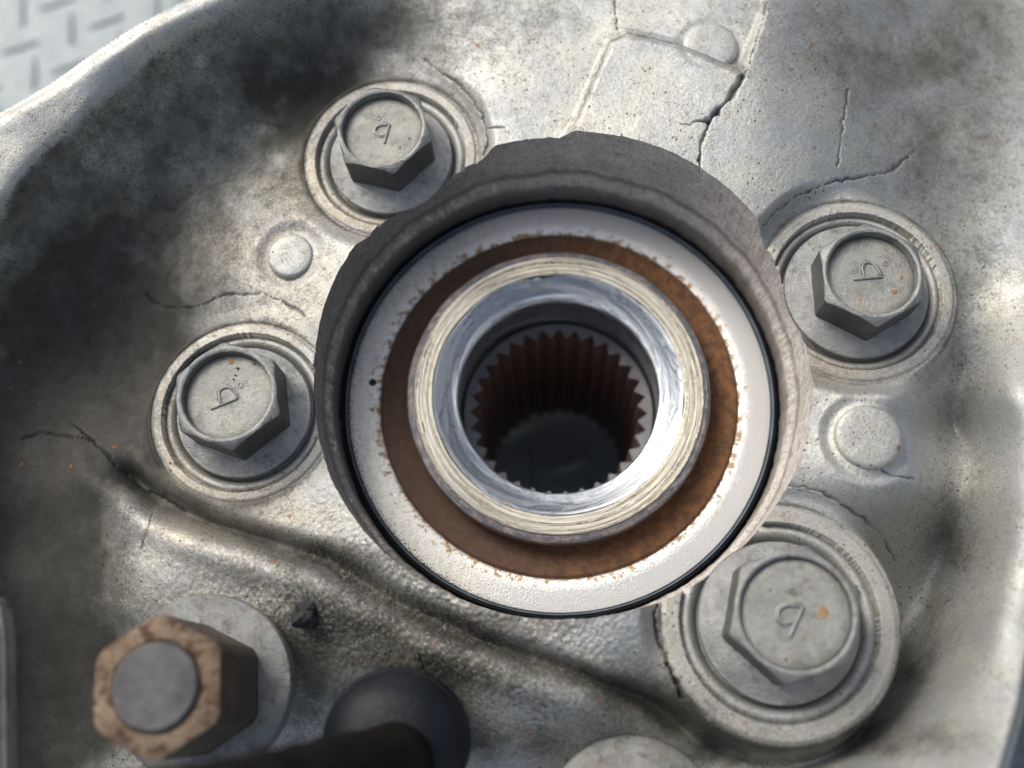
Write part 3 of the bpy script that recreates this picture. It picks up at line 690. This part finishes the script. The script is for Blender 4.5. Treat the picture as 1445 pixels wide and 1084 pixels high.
# ------------------------------------------------------------------ rusty bolt with washer, close to the lens
zb = 1.55
wc = at(285, 968, zb); t = empty('rusty_bolt', (wc[0], wc[1], zb)); tag(t, 'rust coloured hex bolt on a grey washer in the dark pocket', 'bolt')
lathe('washer', [(1.02, -.35), (1.05, -.30), (1.07, -.02), (1.05, .02), (1.0, .04), (.5, .06), (.3, .06)], M_washer, t, 160, None, 40)
hz = 1.55; hc2 = at(222, 975, zb + hz)
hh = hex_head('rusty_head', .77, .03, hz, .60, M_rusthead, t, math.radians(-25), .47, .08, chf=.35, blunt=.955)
hh.location = ((hc2[0] - wc[0]) * K * .5, (hc2[1] - wc[1]) * K * .5, 0)
fc = lathe('dark_center_face', [(.465, hz - .12), (.455, hz + .03), (.425, hz + .06), (.2, hz + .065), (.001, hz + .065)], M_darkhead, t, 80, None, 40)
fc.location = hh.location
# lowest bolt, mostly below the frame
zc = 1.1; c3 = at(893, 1172, zc); t = empty('half_hidden_bolt', (c3[0], c3[1], zc)); tag(t, 'grey round bolt flange half cut off by the lower edge of the photo', 'bolt')
lathe('flange', [(.98, -.05), (1.02, -.02), (1.05, .05), (1.03, .09), (.95, .13), (.70, .22), (.5, .24)], M_washer, t, 140, None, 50)
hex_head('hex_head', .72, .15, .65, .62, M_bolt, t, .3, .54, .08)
lathe('stamped_face', [(.545, .55), (.53, .585), (.50, .59), (.001, .592)], M_head, t, 60, None, 40)

# ------------------------------------------------------------------ rubber boot and hose
c4 = at(550, 1050, 2.2); boot = empty('rubber_boot', (c4[0], c4[1], 1.5)); tag(boot, 'glossy black domed rubber boot sitting between the rusty bolt and the casting rib', 'rubber boot')
BK = .84
lathe('boot_dome', [(a_ * BK, b_ * BK) for a_, b_ in [(.98, -.2), (.92, .25), (.94, .40), (.94, .50), (.90, .62), (.85, .70), (.80, .75), (.74, .82), (.62, .90), (.45, .97), (.2, 1.0), (.001, 1.0)]], M_rubber, boot, 120, None, 60)
lathe('boot_rim', [(a_ * BK, b_ * BK) for a_, b_ in [(.96, .30), (.99, .33), (.99, .38), (.97, .44), (.92, .46)]], M_rubber, boot, 120, None, 60)
hp = [at(0, 1225, 6.0), at(150, 1180, 5.7), at(270, 1158, 5.2), at(390, 1130, 4.6), at(480, 1105, 3.9), at(545, 1088, 3.0), at(555, 1078, 2.2)]
h0 = empty('brake_hose', tuple(hp[-1])); tag(h0, 'thick grimy black hose rising out of the rubber boot toward the lens', 'hose')
def spl_(P, n=8):
    out = []
    for i in range(len(P) - 1):
        p0, p1, p2, p3 = P[max(i - 1, 0)], P[i], P[i + 1], P[min(i + 2, len(P) - 1)]
        for k in range(n):
            s_ = k / n; out.append(.5 * ((2 * p1) + (-p0 + p2) * s_ + (2 * p0 - 5 * p1 + 4 * p2 - p3) * s_ ** 2 + (-p0 + 3 * p1 - 3 * p2 + p3) * s_ ** 3))
    out.append(P[-1]); return out
hs_ = spl_([p - hp[-1] for p in hp])
tube('hose_tube', hs_, [.44 + .012 * math.sin(i * 1.7) for i in range(len(hs_))], M_tube, h0, 24)
# pale upright edge at the frame's left border
zz4 = 3.2
pa = [at(-76, 880, zz4), at(-24, 835, zz4), at(-4, 850, zz4), at(2, 900, zz4), at(3, 1000, zz4), at(4, 1150, zz4), at(-70, 1150, zz4)]
bm = bmesh.new(); v1 = [bm.verts.new(p) for p in pa]; v2 = [bm.verts.new((p[0], p[1], p[2] - .35)) for p in pa]
bm.faces.new(v1); bm.faces.new(v2[::-1])
for i in range(len(pa)): bm.faces.new((v1[i], v2[i], v2[(i + 1) % len(pa)], v1[(i + 1) % len(pa)]))
bmesh.ops.recalc_face_normals(bm, faces=bm.faces); bmesh.ops.bevel(bm, geom=[e for e in bm.edges], offset=.05, segments=2, affect='EDGES')
me = bpy.data.meshes.new('side_lug'); bm.verts.ensure_lookup_table()
for v in bm.verts: v.co *= K
bm.to_mesh(me); bm.free(); me.materials.append(M_washer)
o = bpy.data.objects.new('side_lug', me); C.objects.link(o); child(o)
# grit clod
bm = bmesh.new(); bmesh.ops.create_icosphere(bm, subdivisions=3, radius=.15)
for v in bm.verts:
    v.co *= 1 + .55 * mnoise.noise(v.co * 9) + .2 * mnoise.noise(v.co * 25)
    v.co *= K
me = bpy.data.meshes.new('grit_lump'); bm.to_mesh(me); bm.free(); me.materials.append(M_clod)
o = bpy.data.objects.new('grit_lump', me); C.objects.link(o)
cg = at(432, 870, 1.55); zg = float(casting_h(np.array([cg[0]]), np.array([cg[1]]))[0][0])
cg = at(432, 870, zg + .08); o.location = [c * K for c in cg]
tag(o, 'small black lump of grit lying on the pale rib', 'grit lump')

# ------------------------------------------------------------------ tread plate under it all
ZP = -6.2
fl = np_obj('floor', np.array([(-60, -60, 0), (60, -60, 0), (60, 60, 0), (-60, 60, 0)], float), [(0, 1, 2, 3)], M_plate, kind='structure')
fl.location = (0, 0, ZP * K)
def tread_mesh(L, W, H):
    rows = []; n = 14
    V = []; nv = 6
    for i in range(n + 1):
        t = i / n * 2 - 1; ww = W * (1 - t * t) ** .6 + .002; hh_ = H * (1 - t ** 4) + .001
        for j in range(nv + 1):
            s_ = j / nv * 2 - 1; V.append((t * L, s_ * ww, hh_ * (1 - s_ * s_) ** .8))
    return np.array(V), grid_faces(n + 1, nv + 1, False)
Vt, Ft = tread_mesh(.50, .085, .045)
proto = None
e1 = at(149, 31, ZP) - at(80, 5, ZP); e2 = at(28, 67, ZP) - at(80, 5, ZP); o1 = at(80, 5, ZP)
dA = at(170, 22, ZP) - at(118, 40, ZP); aA = math.atan2(dA[1], dA[0])
dB = at(90, 20, ZP) - at(91, 56, ZP); aB = math.atan2(dB[1], dB[0])
cnt = 0
for i in range(-22, 34):
    for j in range(-6, 40):
        for kind_ in (0, 1):
            p = o1 + e1 * i + e2 * j + (e1 * .55 + e2 * .35 if kind_ else 0)
            u, v = to_px(*p)
            near = (-60 < u < 330 and -50 < v < 210) or (1330 < u < 1500 and 900 < v < 1140) or (660 < u < 920 and 600 < v < 760)
            if not near: continue
            if proto is None:
                o = proto = np_obj('tread_bar', Vt, Ft, M_plate, fl)
            else:
                o = proto.copy(); C.objects.link(o)
            o.parent = fl; o.location = (p[0] * K, p[1] * K, .003 * K); o.rotation_euler = (0, 0, (aB if kind_ else aA) + random.uniform(-.03, .03)); cnt += 1
print('treads', cnt, 'casting faces', len(Fg))
